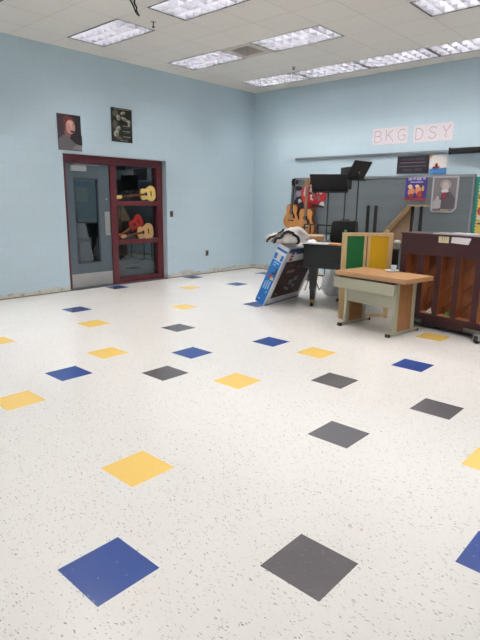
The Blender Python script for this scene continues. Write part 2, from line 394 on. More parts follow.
# ------------------------------------------------------------------ ceiling lights
LAMP = emit('fluorescent_tube', (255, 249, 244), 62.0)
HOUS = mat('troffer_white', (212, 212, 214), 0.5, var=.02)
LOUV = mat('louvre_aluminium', (112, 113, 120), 0.5, 0.05, var=.06)
RIM = mat('troffer_rim', (84, 82, 82), 0.6)
def make_light():
    t = thing('ceiling_light', '', 'ceiling light', (0, 0, CH))
    LX, LY = 2 * CDX, CDY
    h = MB(); q = [(0.05, .05), (LX - .05, .05), (LX - .05, LY - .05), (.05, LY - .05)]; zt = .62
    q2 = [(.2, .2), (LX - .2, .2), (LX - .2, LY - .2), (.2, LY - .2)]
    h.faces([(x, y, .02) for x, y in q] + [(x, y, zt) for x, y in q2], [(0, 1, 5, 4), (1, 2, 6, 5), (2, 3, 7, 6), (3, 0, 4, 7), (4, 5, 6, 7)])
    h.build('housing', HOUS, t)
    r = MB(); e = .05
    r.box(0, LX, 0, e, -.012, .06); r.box(0, LX, LY - e, LY, -.012, .06); r.box(0, e, e, LY - e, -.012, .06); r.box(LX - e, LX, e, LY - e, -.012, .06)
    r.build('rim', RIM, t)
    for k in range(3):
        y = LY * (k + .5) / 3
        MB().cone((.25, y, .47), (LX - .25, y, .47), .055, .055, 6, LAMP).build('lamp_tube', None, t)
    l = MB(); z0, z1 = .0, .36
    def blade(a, b, wid):      # V-section blade: wide at the bottom edge, thin on top
        a = Vector(a); b = Vector(b); d = (b - a).normalized(); n = Vector((-d.y, d.x, 0)) * wid
        p = [a - n, a + n, b + n, b - n]
        n2 = n * .25
        p2 = [a - n2, a + n2, b + n2, b - n2]
        l.faces([(v.x, v.y, z1) for v in p] + [(v.x, v.y, z0) for v in p2], [(0, 1, 2, 3), (4, 7, 6, 5), (0, 4, 5, 1), (1, 5, 6, 2), (2, 6, 7, 3), (3, 7, 4, 0)])
    for k in range(0, 4): blade((.05, .07 + (LY - .14) * k / 3, 0), (LX - .05, .07 + (LY - .14) * k / 3, 0), .045)
    for k in range(0, 9): blade((.07 + (LX - .14) * k / 8, .05, 0), (.07 + (LX - .14) * k / 8, LY - .05, 0), .045)
    l.build('louvre', LOUV, t)
    return t
light_labels = {
 (0, 0): 'ceiling light troffer above the open floor left of the hanging black cord',
 (3, 0): 'ceiling light troffer at top edge of the photo beside the hanging black cord',
 (0, 3): 'ceiling light troffer left of the ceiling vent, near the door wall',
 (3, 3): 'large ceiling light troffer just right of the ceiling vent',
 (7, 3): 'ceiling light troffer cut by the top right corner of the photo',
 (0, 6): 'ceiling light troffer nearest the room corner, first of the row along the back wall',
 (2, 6): 'second ceiling light troffer from the corner in the row along the back wall',
 (4, 6): 'third ceiling light troffer from the corner in the row along the back wall',
 (6, 6): 'fourth ceiling light troffer from the corner, cut by the right photo edge'}
base = None
for c, r in fix:
    loc = (CX0 + CDX * c, CY0 + CDY * r, CH)
    lab = light_labels.get((c, r), 'louvred ceiling light troffer outside the photo, further back in the room')
    g = 'recessed louvred ceiling lights' if (c, r) in light_labels else 'ceiling lights outside the photo'
    if base is None:
        base = make_light(); base.location = Vector(loc) * F; base['label'] = lab; base['group'] = g
    else: dup(base, loc, 0, lab, g)

# vent
VX, VY = CX0 + CDX * 2, CY0 + CDY * 3
v = thing('ceiling_vent', 'square slatted air vent in the ceiling between two light troffers', 'vent', (VX, VY, CH))
VM = mat('vent_paint', (196, 188, 180), .6)
o = MB(); a = .35
o.box(0, CDX, 0, a, -.01, .05); o.box(0, CDX, CDY - a, CDY, -.01, .05); o.box(0, a, a, CDY - a, -.01, .05); o.box(CDX - a, CDX, a, CDY - a, -.01, .05)
o.build('vent_frame', mat('vent_frame_paint', (205, 197, 188), .7), v)
o = MB()
for k in range(5):
    e = a + .13 * k; z = .0
    for (x0, x1, y0, y1) in ((e, CDX - e, e, e + .055), (e, CDX - e, CDY - e - .055, CDY - e), (e, e + .055, e, CDY - e), (CDX - e - .055, CDX - e, e, CDY - e)):
        o.box(x0, x1, y0, y1, z, z + .04)
o.build('slat', VM, v)
MB().box(a - .05, CDX - a + .05, a - .05, CDY - a + .05, .3, .34).build('vent_duct', BLKM, v)
# sprinklers
def sprinkler(x, y, L, lab):
    t = thing('sprinkler_head', lab, 'sprinkler', (x, y, CH), group='ceiling sprinklers')
    MB().lathe([(.02, -.02), (.11, -.02), (.13, 0), (.02, 0)], 16).build('escutcheon', STEEL, t)
    MB().cone((0, 0, .05), (0, 0, -L), .03, .025, 10).build('pipe', mat('dark_bronze', (70, 60, 56), .5, .4), t)
    MB().lathe([(.02, -L - .03), (.07, -L - .03), (.07, -L), (.02, -L)], 12).build('deflector', MATS['dark_bronze'], t)
sprinkler(-13.45, 12.75, .2, 'small sprinkler head hanging from the ceiling near the black cord')
sprinkler(-13.45, 22.85, .1, 'small dark sprinkler head on the ceiling near the room corner lights')
# black cord
def smooth_path(P, n=6):
    P = [Vector(p) for p in P]; out = []
    for k in range(len(P) - 1):
        p0 = P[max(k - 1, 0)]; p1, p2 = P[k], P[k + 1]; p3 = P[min(k + 2, len(P) - 1)]
        for j in range(n):
            q = j / n; out.append(.5 * (2 * p1 + (p2 - p0) * q + (2 * p0 - 5 * p1 + 4 * p2 - p3) * q * q + (3 * p1 - 3 * p2 + p3 - p0) * q ** 3))
    return out + [P[-1]]
o = MB()
for pts in ([(-11.75, 10.2, 12.5), (-11.85, 10.42, 12.33), (-11.98, 10.62, 12.25), (-12.12, 10.82, 12.14), (-12.2, 11.0, 12.08), (-12.1, 10.95, 12.05), (-12.0, 10.75, 12.12)],
            [(-11.85, 10.6, 12.5), (-11.92, 10.62, 12.35), (-11.9, 10.7, 12.22), (-12.1, 10.85, 12.18), (-12.22, 11.05, 12.1), (-12.16, 10.9, 12.1)]):
    o.tube(smooth_path(pts), .03, 8)
tag(o.build('hanging_cord', BLKM), 'looped black cord hanging from the ceiling tiles', 'cord')

# ------------------------------------------------------------------ flat things on the walls
# local frame: x to the viewer's right, -y out of the wall, z up; origin bottom centre
def on_wall(name, lab, cat, wall, u0, u1, z0, off=0.0, group=None):
    if wall == 'back': loc, rz = ((u0 + u1) / 2, YW - off, z0), 0
    else: loc, rz = (XW + off, (u0 + u1) / 2, z0), 90
    return thing(name, lab, cat, loc, rz, group)
def circ(cx_, cy_, rx, ry, n=20, a0=0, a1=2 * PI, ph=0):
    out = []
    for k in range(n if a1 - a0 >= 2 * PI - 1e-6 else n + 1):
        a = a0 + (a1 - a0) * k / n; x, y = rx * math.cos(a), ry * math.sin(a)
        out.append((cx_ + x * math.cos(ph) - y * math.sin(ph), cy_ + x * math.sin(ph) + y * math.cos(ph)))
    return out
def sheet(t, wd, ht, m, th=.015, tilt=0.0, name='sheet'):
    return MB().box(-wd / 2, wd / 2, -th, 0, 0, ht).build(name, m, t)
def art(t, wd, ht, shapes, th=.015, name='artwork'):
    """shapes: (material, outline in 0..1 picture coordinates), printed in order on the sheet"""
    o = MB()
    for k, (m, pts) in enumerate(shapes):
        y = -th - .004 * (k + 1)
        n = len(pts)
        # thin prints: outline extruded a hair
        P = [((x - .5) * wd, y, z * ht) for x, z in pts]
        o.faces(P, [tuple(range(n))], m)
    return o.build(name, None, t)
def flat(name, c, rough=.6): return mat(name, c, rough, var=.08, scale=9)
def R(x0, x1, y0, y1): return [(x0, y0), (x1, y0), (x1, y1), (x0, y1)]

SK = flat('print_skin', (196, 142, 128)); SK2 = flat('print_skin_dark', (132, 84, 78)); DK = flat('print_dark', (34, 28, 34)); HAIR = flat('print_hair', (96, 46, 44))
SWE = flat('print_grey_sweater', (96, 92, 98)); PWH = flat('print_white', (224, 224, 226)); PGR = flat('print_grey', (128, 128, 132)); MOU = flat('print_mouth', (70, 16, 24))
# poster 1: face with open mouth, dark ground
t = on_wall('wall_poster', 'colour poster of a face with open mouth and grey sweater, hung above the door', 'poster', 'left', 11.66, 13.03, 7.5)
sheet(t, 1.37, 1.8, DK, name='poster_sheet')
art(t, 1.37, 1.8, [
 (flat('print_plum', (58, 40, 52)), R(0, .35, .3, 1)),
 (SK2, circ(.42, .52, .14, .2, 16)),
 (HAIR, circ(.48, .8, .25, .17, 24, ph=-.2)),
 (SK, circ(.54, .66, .2, .2, 24, ph=-.2)),
 (flat('print_skin_light', (222, 176, 160)), circ(.52, .76, .12, .06, 16)),
 (HAIR, circ(.30, .66, .05, .13, 12)),
 (SK2, R(.42, .52, .735, .75)), (SK2, R(.6, .7, .725, .74)),
 (flat('print_skin_light', (222, 176, 160)), [(.55, .62), (.62, .62), (.59, .73)]),
 (MOU, circ(.6, .545, .07, .05, 14)), (PWH, R(.56, .64, .565, .58)),
 (SWE, [(0, 0), (.95, 0), (.9, .14), (.62, .25), (.4, .4), (.2, .42), (0, .3)]),
 (DK, [(.7, .2), (1, .15), (1, .45), (.8, .42)]),
 (PGR, [(.55, .05), (.98, .02), (.98, .16), (.75, .18)])])
# poster 2: black and white collage
t = on_wall('wall_poster', 'black poster with pale sepia figures and text, above the side panel', 'poster', 'left', 14.95, 16.37, 8.2)
sheet(t, 1.42, 1.82, flat('print_black', (26, 26, 26)), name='poster_sheet')
SEP = flat('print_sepia', (176, 172, 150)); SE2 = flat('print_sepia_dark', (92, 90, 78))
shp = []
for k, (x, y, rx, ry, ph) in enumerate([(.2, .84, .14, .1, .3), (.34, .72, .1, .08, -.5), (.55, .86, .12, .05, .2), (.16, .5, .11, .13, 0), (.3, .38, .13, .08, .6), (.2, .24, .12, .1, .2), (.34, .12, .16, .06, -.2), (.62, .68, .2, .05, -.3), (.82, .58, .07, .1, 0)]):
    shp += [(SEP if k % 3 else SE2, circ(x, y, rx, ry, 11, ph=ph)), (SE2, circ(x + .03, y - .02, rx * .45, ry * .4, 9, ph=ph))]
for y in (.47, .31, .15): shp += [(SEP, R(.5, .62, y, y + .022)), (SEP, R(.65, .84, y, y + .022)), (SE2, R(.55, .8, y - .05, y - .035))]
shp += [(SEP, R(.1, .9, .95, .962)), (SEP, R(.35, .7, .04, .052))]
art(t, 1.42, 1.82, shp)
# switch and outlet
SWM = mat('device_plate', (96, 98, 92), .4, .3)
for nm, lab, y, z in (('wall_switch', 'small grey metal switch plate on the blue wall right of the doorway', 19.24, 3.95), ('power_outlet', 'small grey power outlet low on the blue wall near the corner', 22.4, 1.26)):
    t = on_wall(nm, lab, 'switch' if nm == 'wall_switch' else 'outlet', 'left', y - .12, y + .12, z)
    MB().box(-.13, .13, -.03, 0, 0, .38).build('cover_plate', SWM, t, .01)
    MB().box(-.04, .04, -.06, -.03, .12, .26).build('toggle' if nm == 'wall_switch' else 'socket', BLKM, t)

# back wall: rail, screen, board
o = MB(); o.box(-16.3, 4, YW - .07, YW, 7.8, 7.93); o.box(-16.3, 4, YW - .1, YW, 7.8, 7.83)
tag(o.build('display_rail', ALU), 'long thin metal display rail running across the blue back wall', 'rail')
t = thing('projector_screen', 'black rolled-up projector screen housing on the back wall at the right edge', 'screen', (-5.62, YW - .12, 7.68))
MB().box(0, 8.2, -.22, .0, 0, .31).build('screen_case', BLACK, t, .06); MB().box(-.05, 0, -.24, .02, -.02, .33).build('end_cap', BLKM, t)
MB().box(.3, .5, 0, .12, .1, .3).build('wall_bracket', BLKM, t); MB().box(7.6, 7.8, 0, .12, .1, .3).build('wall_bracket', BLKM, t)
t = thing('music_board', 'long grey music board ruled with horizontal staves on the back wall', 'board', (-16.3, YW, 2.9))
MB().box(0, 12.1, -.06, 0, 0, 3.6).build('board_face', staff_mat(), t)
o = MB(); o.box(-.04, 12.14, -.1, 0, 3.56, 3.7); o.box(-.06, 0, -.1, 0, 0, 3.6); o.box(12.02, 12.14, -.1, 0, 0, 3.6); o.box(-.04, 12.14, -.25, 0, -.08, 0)
o.build('board_trim', ALU, t)

def strokes(o, lines, w_, M, y, m):
    for (x0, z0), (x1, z1) in lines:
        d = Vector((x1 - x0, 0, z1 - z0)); L_ = d.length; d.normalize(); n = Vector((-d.z, 0, d.x)) * w_ / 2
        a = Vector((x0, y, z0)) - d * w_ / 2; b = Vector((x1, y, z1)) + d * w_ / 2
        o.faces([a - n, b - n, b + n, a + n], [(0, 1, 2, 3)], m)
def pl(pts): return list(zip(pts, pts[1:]))
GLY = {
 'B': [pl([(0, 0), (0, 1), (.5, 1), (.65, .85), (.6, .62), (.4, .52), (0, .52)]), pl([(.4, .52), (.68, .38), (.7, .15), (.5, 0), (0, 0)])],
 'K': [pl([(0, 0), (0, 1)]), pl([(.62, 1), (0, .45)]), pl([(.2, .6), (.7, 0)])],
 'G': [pl([(.7, .85), (.5, 1), (.2, .95), (0, .7), (0, .3), (.2, .05), (.5, 0), (.68, .15), (.68, .45), (.4, .45)])],
 'D': [pl([(0, 0), (0, 1), (.35, .95), (.65, .7), (.65, .3), (.4, .02), (0, 0)])],
 'S': [pl([(.68, .85), (.45, 1), (.15, .95), (.03, .75), (.2, .57), (.5, .45), (.66, .25), (.5, .04), (.2, 0), (0, .15)])],
 'Y': [pl([(0, 1), (.33, .5)]), pl([(.68, 1), (.33, .5), (.33, 0)])]}
PEN = flat('pencil_grey', (176, 168, 176))
ords = ['first', 'second', 'third']
for word, x0, x1, z0 in (('BKG', -10.55, -8.27, 8.42), ('DSY', -7.95, -5.65, 8.42)):
    wd = (x1 - x0) / 3
    for k, ch in enumerate(word):
        t = on_wall('letter_sheet', 'white paper sheet with a large outlined letter %s taped high on the back wall' % ch, 'paper sheet', 'back', x0 + k * wd, x0 + (k + 1) * wd, z0 + .01 * k, group='letter sheets above the display rail')
        MB().box(-wd / 2 + .012, wd / 2 - .012, -.012, 0, 0, .95).build('paper', mat('letter_paper', (232, 224, 232), .8, var=.02), t)
        o = MB()
        for st in GLY[ch]:
            s2 = [((-.22 + a[0] * .64, .17 + a[1] * .62), (-.22 + b[0] * .64, .17 + b[1] * .62)) for a, b in st]
            strokes(o, s2, .035, None, -.017, PEN)
        o.build('letter', None, t)
# posters over / on the board
t = on_wall('wall_banner', 'wide dark poster with two thin lines of text above the grey board', 'poster', 'back', -8.79, -6.85, 6.7, .02)
sheet(t, 1.94, 1.0, flat('banner_black', (44, 38, 48)), name='poster_sheet')
art(t, 1.94, 1.0, [(flat('print_mauve', (150, 120, 140)), R(.1, .9, .6, .635)), (PGR, R(.08, .92, .4, .43)), (flat('print_dim', (74, 66, 84)), R(.15, .55, .75, .84)), (MATS['print_dim'], R(.6, .85, .74, .86)), (MATS['print_dim'], R(.2, .5, .14, .26)), (MATS['print_dim'], R(.58, .8, .15, .28))])
t = on_wall('wall_poster', 'small white poster with a red boat on blue water beside the dark poster', 'poster', 'back', -6.8, -5.82, 6.65, .02)
sheet(t, .98, 1.12, flat('poster_offwhite', (226, 224, 222)), name='poster_sheet')
art(t, .98, 1.12, [(flat('print_sea', (66, 128, 190)), [(0, 0), (1, 0), (1, .3), (.6, .26), (.3, .3), (0, .24)]), (MATS['print_sea'], R(.1, .96, .95, .99)), (flat('print_peach', (226, 190, 140)), [(0, .7), (.25, .95), (0, .99)]),
  (flat('print_red', (176, 50, 46)), [(.22, .36), (.62, .36), (.56, .28), (.3, .28)]), (MATS['print_red'], circ(.42, .46, .08, .07, 12)), (DK, circ(.42, .38, .06, .05, 10)), (DK, R(.2, .3, .28, .34))])
t = on_wall('wall_poster', 'purple poster with cartoonish musicians and a red bottom strip on the grey board', 'poster', 'back', -8.12, -6.82, 5.17, .075)
PUR = flat('poster_purple', (70, 54, 138)); LAV = flat('print_lavender', (176, 170, 206)); ORG = flat('print_orange', (222, 150, 110)); RD = flat('print_brick', (172, 64, 60))
sheet(t, 1.3, 1.36, PUR, name='poster_sheet')
art(t, 1.3, 1.36, [(RD, R(0, 1, 0, .1)), (LAV, R(.12, .3, .84, .97)), (LAV, R(.34, .46, .86, .99)), (LAV, R(.5, .74, .84, .97)), (LAV, R(.8, .92, .86, .99)), (LAV, R(.22, .82, .74, .79)),
  (ORG, circ(.3, .34, .16, .2, 16)), (ORG, circ(.62, .42, .14, .18, 16)), (flat('print_cream', (228, 208, 176)), circ(.24, .58, .11, .09, 12)), (RD, circ(.7, .26, .13, .14, 12)), (MATS['print_cream'], circ(.56, .6, .1, .06, 10)), (PUR, circ(.45, .22, .06, .1, 8)), (RD, circ(.3, .2, .12, .08, 10)), (flat('print_gold', (220, 180, 70)), circ(.84, .5, .06, .12, 10))])
t = on_wall('framed_portrait', 'grey portrait print with a pale bordered frame on the music board, figure in red scarf', 'portrait', 'back', -6.5, -5.02, 4.53, .075)
o = MB(); o.prism([(-.74, .1), (-.66, 0), (.5, 0), (.74, .22), (.74, 1.98), (-.74, 1.98)], 0, .03, flat('frame_pale', (186, 186, 190)), Matrix.Rotation(PI / 2, 4, 'X')); o.build('frame_border', None, t)
art(t, 1.4, 1.9, [(flat('print_taupe', (128, 122, 126)), [(.04, .06), (.1, .03), (.82, .03), (.96, .14), (.96, 1), (.04, 1)]),
  (flat('print_charcoal', (92, 88, 96)), [(.3, .05), (.92, .12), (.94, .4), (.72, .6), (.42, .56), (.3, .35)]),
  (flat('print_hair_grey', (170, 164, 162)), circ(.52, .8, .22, .14, 18)), (flat('print_pale_skin', (206, 188, 186)), circ(.52, .74, .13, .14, 18)),
  (PWH, [(.36, .6), (.5, .54), (.66, .6), (.64, .66), (.38, .66)]), (flat('print_crimson', (140, 40, 66)), [(.4, .36), (.52, .4), (.62, .57), (.5, .58), (.42, .56)]),
  (PGR, R(.46, .5, .75, .765)), (PGR, R(.55, .59, .75, .765)), (flat('print_paper', (182, 178, 182)), [(.06, .1), (.38, .12), (.4, .36), (.18, .4), (.06, .3)]), (MATS['print_pale_skin'], circ(.24, .42, .06, .05, 10)), (flat('print_tan', (190, 170, 130)), R(.38, .72, .06, .09))], th=.03)
# bulletin board
t = on_wall('bulletin_board', 'bulletin board with yellow paper and teal scalloped border at right photo edge', 'bulletin board', 'back', -4.13, -.4, 2.7, .0)
MB().box(-1.87, 1.87, -.05, 0, 0, 3.75).build('backing_paper', flat('board_yellow', (222, 190, 92)), t)
sc = MB(); TEAL = flat('border_teal', (38, 128, 118))
n = 22
def scal(sg):
    pts = [(sg * 1.87, 0), (sg * 1.87, 3.75)]
    for k in range(n, -1, -1):
        z = 3.75 * k / n
        if k < n: pts.append((sg * 1.62, z + 3.75 / n * .5))
        pts.append((sg * 1.7, z))
    return pts
for sg in (1, -1): sc.faces([(x, -.055, z) for x, z in scal(sg)], [tuple(range(len(scal(sg))))], TEAL)
sc.box(-1.87, 1.87, -.06, -.05, 3.55, 3.75, TEAL); sc.box(-1.87, 1.87, -.06, -.05, 0, .2, TEAL)
sc.build('scalloped_border', None, t)
art(t, 3.74, 3.75, [(RD, circ(.13, .72, .07, .05, 14)), (PWH, circ(.1, .83, .04, .03, 10)), (RD, circ(.12, .52, .06, .06, 14)), (PWH, circ(.12, .42, .06, .03, 10)), (DK, R(.08, .16, .33, .35)), (MATS['print_orange'], circ(.14, .9, .05, .04, 12)), (RD, circ(.35, .7, .08, .08, 14)), (PWH, R(.3, .5, .4, .55)), (MATS['print_sea'], circ(.6, .6, .1, .1, 14))], th=.055)
# face poster and red round sign at the left end of the board
t = on_wall('wall_poster', 'narrow poster of a dark-haired face partly hidden behind the two guitars', 'poster', 'back', -16.25, -15.4, 4.55, .075)
sheet(t, .85, 1.6, flat('poster_grey', (120, 122, 134)), name='poster_sheet')
art(t, .85, 1.6, [(DK, [(0, 0), (1, 0), (1, .45), (.6, .52), (.3, .48), (0, .3)]), (PWH, [(.45, .2), (.8, .3), (.6, .42), (.4, .36)]), (flat('print_lilac_skin', (168, 160, 184)), circ(.45, .66, .24, .17, 18)), (DK, circ(.42, .84, .36, .1, 18)), (DK, R(.12, .2, .66, .84)), (DK, R(.3, .42, .7, .715)), (DK, R(.52, .64, .7, .715)), (PGR, R(.4, .54, .57, .585))])
t = on_wall('round_sign', 'round red poster with scribbled grey and white figures behind the music stand', 'sign', 'back', -15.6, -13.6, 4.55, .11)
RED = flat('sign_red', (196, 46, 50)); o = MB()
o.prism(circ(0, .95, 1.0, .95, 36), 0, .03, RED, Matrix.Rotation(PI / 2, 4, 'X')); o.build('sign_disc', None, t)
shp = [(flat('print_pale_pink', (222, 190, 190)), [(.08, .48), (.16, .42), (.26, .9), (.16, .9)])]
random.seed(3)
for k in range(34):
    x, y = random.uniform(.36, .82), random.uniform(.32, .74)
    rr = random.uniform(.02, .05); shp.append((random.choice([PWH, PGR, DK, PGR]), [(x + rr * random.uniform(.6, 1.6) * math.cos(a), y + rr * random.uniform(.6, 1.6) * math.sin(a)) for a in [j * 2 * PI / 7 for j in range(7)]]))
shp += [(DK, [(.45, .06), (.98, .04), (.96, .14), (.5, .16)]), (PWH, [(.78, .14), (1.0, .1), (.96, .26), (.84, .24)]), (DK, circ(.44, .86, .09, .08, 12)), (PWH, circ(.46, .8, .06, .06, 10))]
art(t, 2.0, 1.9, shp, th=.03)

# ------------------------------------------------------------------ guitars
def guitar_outline(s=1.0, n=40):
    """acoustic body, height 1.62, bottom at z=0"""
    key = [(0, 0), (.3, .02), (.52, .14), (.64, .38), (.64, .6), (.52, .86), (.44, 1.02), (.46, 1.22), (.48, 1.38), (.4, 1.54), (.2, 1.62), (0, 1.62)]
    pts = []
    for k in range(len(key) - 1):
        p0 = key[max(k - 1, 0)] if k > 0 else (-key[1][0], key[1][1]); p1, p2 = key[k], key[k + 1]; p3 = key[k + 2] if k + 2 < len(key) else (-key[-2][0], key[-2][1])
        for j in range(4):
            q = j / 4
            pts.append(tuple(.5 * ((2 * p1[i]) + (-p0[i] + p2[i]) * q + (2 * p0[i] - 5 * p1[i] + 4 * p2[i] - p3[i]) * q * q + (-p0[i] + 3 * p1[i] - 3 * p2[i] + p3[i]) * q ** 3) for i in (0, 1)))
    pts.append(key[-1])
    left = [(-x, z) for x, z in reversed(pts[1:-1])]
    return [(x * s, z * s) for x, z in pts + left]
RX = Matrix.Rotation(PI / 2, 4, 'X')          # outline (x,z): prism depth goes towards -y
def guitar(name, lab, loc, tilt, s=1.0, depth=.33, top=None, side=None, group=None, neckm=None, cat='guitar', rz=0, thin=False, hook=True, nk=1.0):
    t = thing(name, lab, cat, loc, rz, group)
    top = top or GTOP; side = side or GSIDE
    K = Matrix.Rotation(tilt, 4, 'Y')
    out = guitar_outline(s)
    MB().prism(out, 0, depth, side, K @ RX).build('body', None, t, .02)
    MB().prism([(x * .97, .02 + z * .97) for x, z in out], depth, depth + .015, top, K @ RX).build('soundboard', None, t)
    f = depth + .015
    MB().prism(circ(0, 1.08 * s, .15 * s, .15 * s, 20), f, f + .006, BLKM, K @ RX).build('sound_hole', None, t)
    if not thin:
        MB().prism([(x * s, z * s) for x, z in [(.1, 1.0), (.2, 1.05), (.3, .9), (.34, .72), (.24, .66), (.14, .78)]], f, f + .008, BLKM, K @ RX).build('pickguard', None, t)
    MB().prism([(-.22 * s, .5 * s), (.22 * s, .5 * s), (.22 * s, .57 * s), (-.22 * s, .57 * s)], f, f + .03, BLKM, K @ RX).build('bridge', None, t)
    nm = neckm or BLKM
    MB().prism([(-.09 * s, 1.2 * s), (.09 * s, 1.2 * s), (.072 * s, 2.75 * s * nk), (-.072 * s, 2.75 * s * nk)], f - .02, f + .05, nm, K @ RX).build('neck', None, t)
    hd = MB().prism([(x * s, z * s + 2.75 * s * (nk - 1)) for x, z in [(-.075, 2.74), (.075, 2.74), (.13, 2.86), (.12, 3.28), (-.12, 3.28), (-.13, 2.86)]], f - .06, f + .02, nm if not thin else top, K @ RX).build('headstock', None, t)
    o = MB()
    for k in range(3):
        for sg in (-1, 1):
            o.box(sg * .12 * s - .05 * s, sg * .12 * s + .05 * s, -f - .01, -f + .03, (2.9 + .13 * k + 2.75 * (nk - 1)) * s, (2.94 + .13 * k + 2.75 * (nk - 1)) * s, STEEL, K)
    o.build('tuning_peg', None, hd)
    if not thin:
        o = MB()
        for k in range(6):
            x = (-.05 + .02 * k) * s
            o.box(x - .003, x + .003, -f - .062, -f - .056, .54 * s, 2.86 * s, STEEL, K)
        o.build('strings', None, t)
    return t
guitar('acoustic_guitar', 'tan acoustic guitar with black neck hanging leftmost on the back wall', (-16.22, YW - .12, 3.18), .05, 1.02, group=None)
guitar('acoustic_guitar', 'tan acoustic guitar with pale neck hanging beside the leftmost one, before the red sign', (-14.86, YW - .3, 2.68), .02, 1.17, neckm=wood('neck_maple', (150, 112, 78), (172, 132, 94)))
for x, z, lab in ((-16.06, 6.3, 'small black wall hook holding the leftmost guitar'), (-14.79, 6.25, 'small black wall hook holding the guitar before the red sign')):
    o = MB(); o.box(-.08, .08, -.05, 0, -.1, .12); o.tube([(-.06, -.02, 0), (-.1, -.5, -.02), (-.1, -.55, .06)], .02); o.tube([(.06, -.02, 0), (.1, -.5, -.02), (.1, -.55, .06)], .02)
    tag(o.build('guitar_hook', BLKM, None, 0, (x, YW - .05, z)), lab, 'hook')

# small decorative guitars on the side panel rails (left wall, facing +x: rz=90)
YG = wood('pale_yellow_guitar', (226, 196, 112), (240, 212, 132)); BRG = wood('brown_guitar', (166, 132, 84), (186, 150, 98)); RG = mat('red_guitar_top', (150, 28, 30), .35)
def ukulele(lab, y, z, x, tilt, top, s, nk=1.0, hm=None):
    t = guitar('ukulele', lab, (x, y, z), tilt, s, .07, top, top, 'ukuleles on the side panel rails', neckm=hm or GSIDE, cat='ukulele', rz=90, thin=True, nk=nk)
    t['group'] = 'ukuleles on the side panel rails'
    return t
# tilt is about local y; body lies on its side with the neck towards the door
ukulele('pale yellow ukulele lying on the upper rail of the glazed side panel', 18.44, 5.42, XW - .62, -PI / 2 - .1, YG, .72, 1.3)
ukulele('red ukulele leaning behind the brown one on the lower rail of the side panel', 17.34, 3.86, XW - .63, -PI / 2 - .52, RG, .66)
ukulele('light brown ukulele leaning in front of the red one on the lower rail', 18.1, 3.13, XW - .51, -PI / 2 - .13, BRG, .76)

# ------------------------------------------------------------------ upright piano, back to the camera
t = thing('upright_piano', 'dark mahogany upright piano seen from its slatted back beside the desk', 'piano', (-3.75, 17.9, 0), -10)
PL = 4.85
bz, tz = .2, 3.84
MB().box(0, .14, .36, 1.15, bz, tz - .06).build('side_panel', PIANOM, t, .01)
MB().box(PL - .14, PL, .36, 1.15, bz, tz - .06).build('side_panel', PIANOM, t, .01)
MB().box(-.04, PL + .04, -.03, 1.2, tz - .07, tz).build('top_lid', PIANOM, t, .015)
MB().box(0, PL, 0, .36, 3.0, tz - .07).build('top_rail', PIANOM, t, .01)
MB().box(0, PL, 0, .42, bz, .62).build('bottom_rail', PIANOM, t, .01)
op = [(.3, .85), (1.14, 1.69), (1.92, 2.5), (2.72, 3.32), (3.58, 4.3)]
edges = [0] + [e for p in op for e in p] + [PL]
for k in range(0, len(edges), 2):
    a, b = edges[k], edges[k + 1]
    MB().box(a, b, 0, .3, .62, 3.0, PIANOM).build('back_post', None, t)
    o = MB()
    if k > 0: o.box(a - .012, a, .012, .36, .62, 3.0, PSIDE)
    if k < len(edges) - 2: o.box(b, b + .012, .012, .36, .62, 3.0, PSIDE)
    o.build('post_lining', None, t)
MB().box(.1, PL - .1, .37, .43, .6, 3.02).build('soundboard', PBROWN, t)
o = MB()
for k in range(-6, 14):
    x = k * .76; pts = []
    # diagonal rib from (x, .6) rising to the right at ~50 degrees, clipped to the board
    xa, za, xb, zb = x, .6, x + 2.4 / .9, 3.0
    if xb < .12 or xa > PL - .12: continue
    if xa < .12: za += (.12 - xa) * .9; xa = .12
    if xb > PL - .12: zb -= (xb - PL + .12) * .9; xb = PL - .12
    d = Vector((xb - xa, 0, zb - za)).normalized(); nn = Vector((-d.z, 0, d.x)) * .04
    a = Vector((xa, 0, za)); b = Vector((xb, 0, zb))
    p = [a - nn, b - nn, b + nn, a + nn]
    o.faces([(q.x, .29, q.z) for q in p] + [(q.x, .37, q.z) for q in p], [(0, 1, 2, 3), (0, 1, 5, 4), (1, 2, 6, 5), (2, 3, 7, 6), (3, 0, 4, 7)])
o.build('soundboard_rib', wood('rib_wood', (120, 70, 40), (138, 84, 48)), t)
o = MB()
for a, b in op: o.box(a, b, .02, .36, .62, .655)
o.build('bay_sill', mat('sill_wood', (176, 116, 78), .5), t)
MB().box(.14, PL - .14, 1.05, 1.15, .62, tz - .07).build('front_panel', PIANOM, t)
MB().box(0, PL, 1.15, 2.0, 1.95, 2.45).build('keyboard_shelf', PIANOM, t, .02)
for x in (.05, PL - .25): MB().box(x, x + .2, 1.75, 1.95, .2, 1.95).build('leg', PIANOM, t, .02)
for x in (.75, 3.95):
    o = MB(); o.faces([(x - .85, 0.0, .2), (x + .5, 0.0, .2), (x + .14, -.42, .3), (x - .14, -.42, .3), (x - .85, 0.0, .36), (x + .5, 0.0, .36), (x + .14, -.42, .38), (x - .14, -.42, .38)],
        [(0, 3, 2, 1), (4, 5, 6, 7), (0, 1, 5, 4), (1, 2, 6, 5), (2, 3, 7, 6), (3, 0, 4, 7)])
    br = o.build('caster_bracket', mat('cast_grey', (112, 112, 108), .5, .4), t, .01)
    o = MB(); o.box(x - .12, x + .14, -.6, -.22, .28, .34); o.box(x - .12, x - .08, -.6, -.3, .12, .3); o.box(x + .08, x + .12, -.6, -.3, .12, .3); o.build('caster_fork', STEEL, br)
    MB().cone((x - .07, -.5, .17), (x + .07, -.5, .17), .17, .17, 20).build('caster_wheel', BLKM, br, .02)
MB().box(.2, PL - .2, .1, 1.9, .12, .2).build('dolly_bar', BLKM, t)
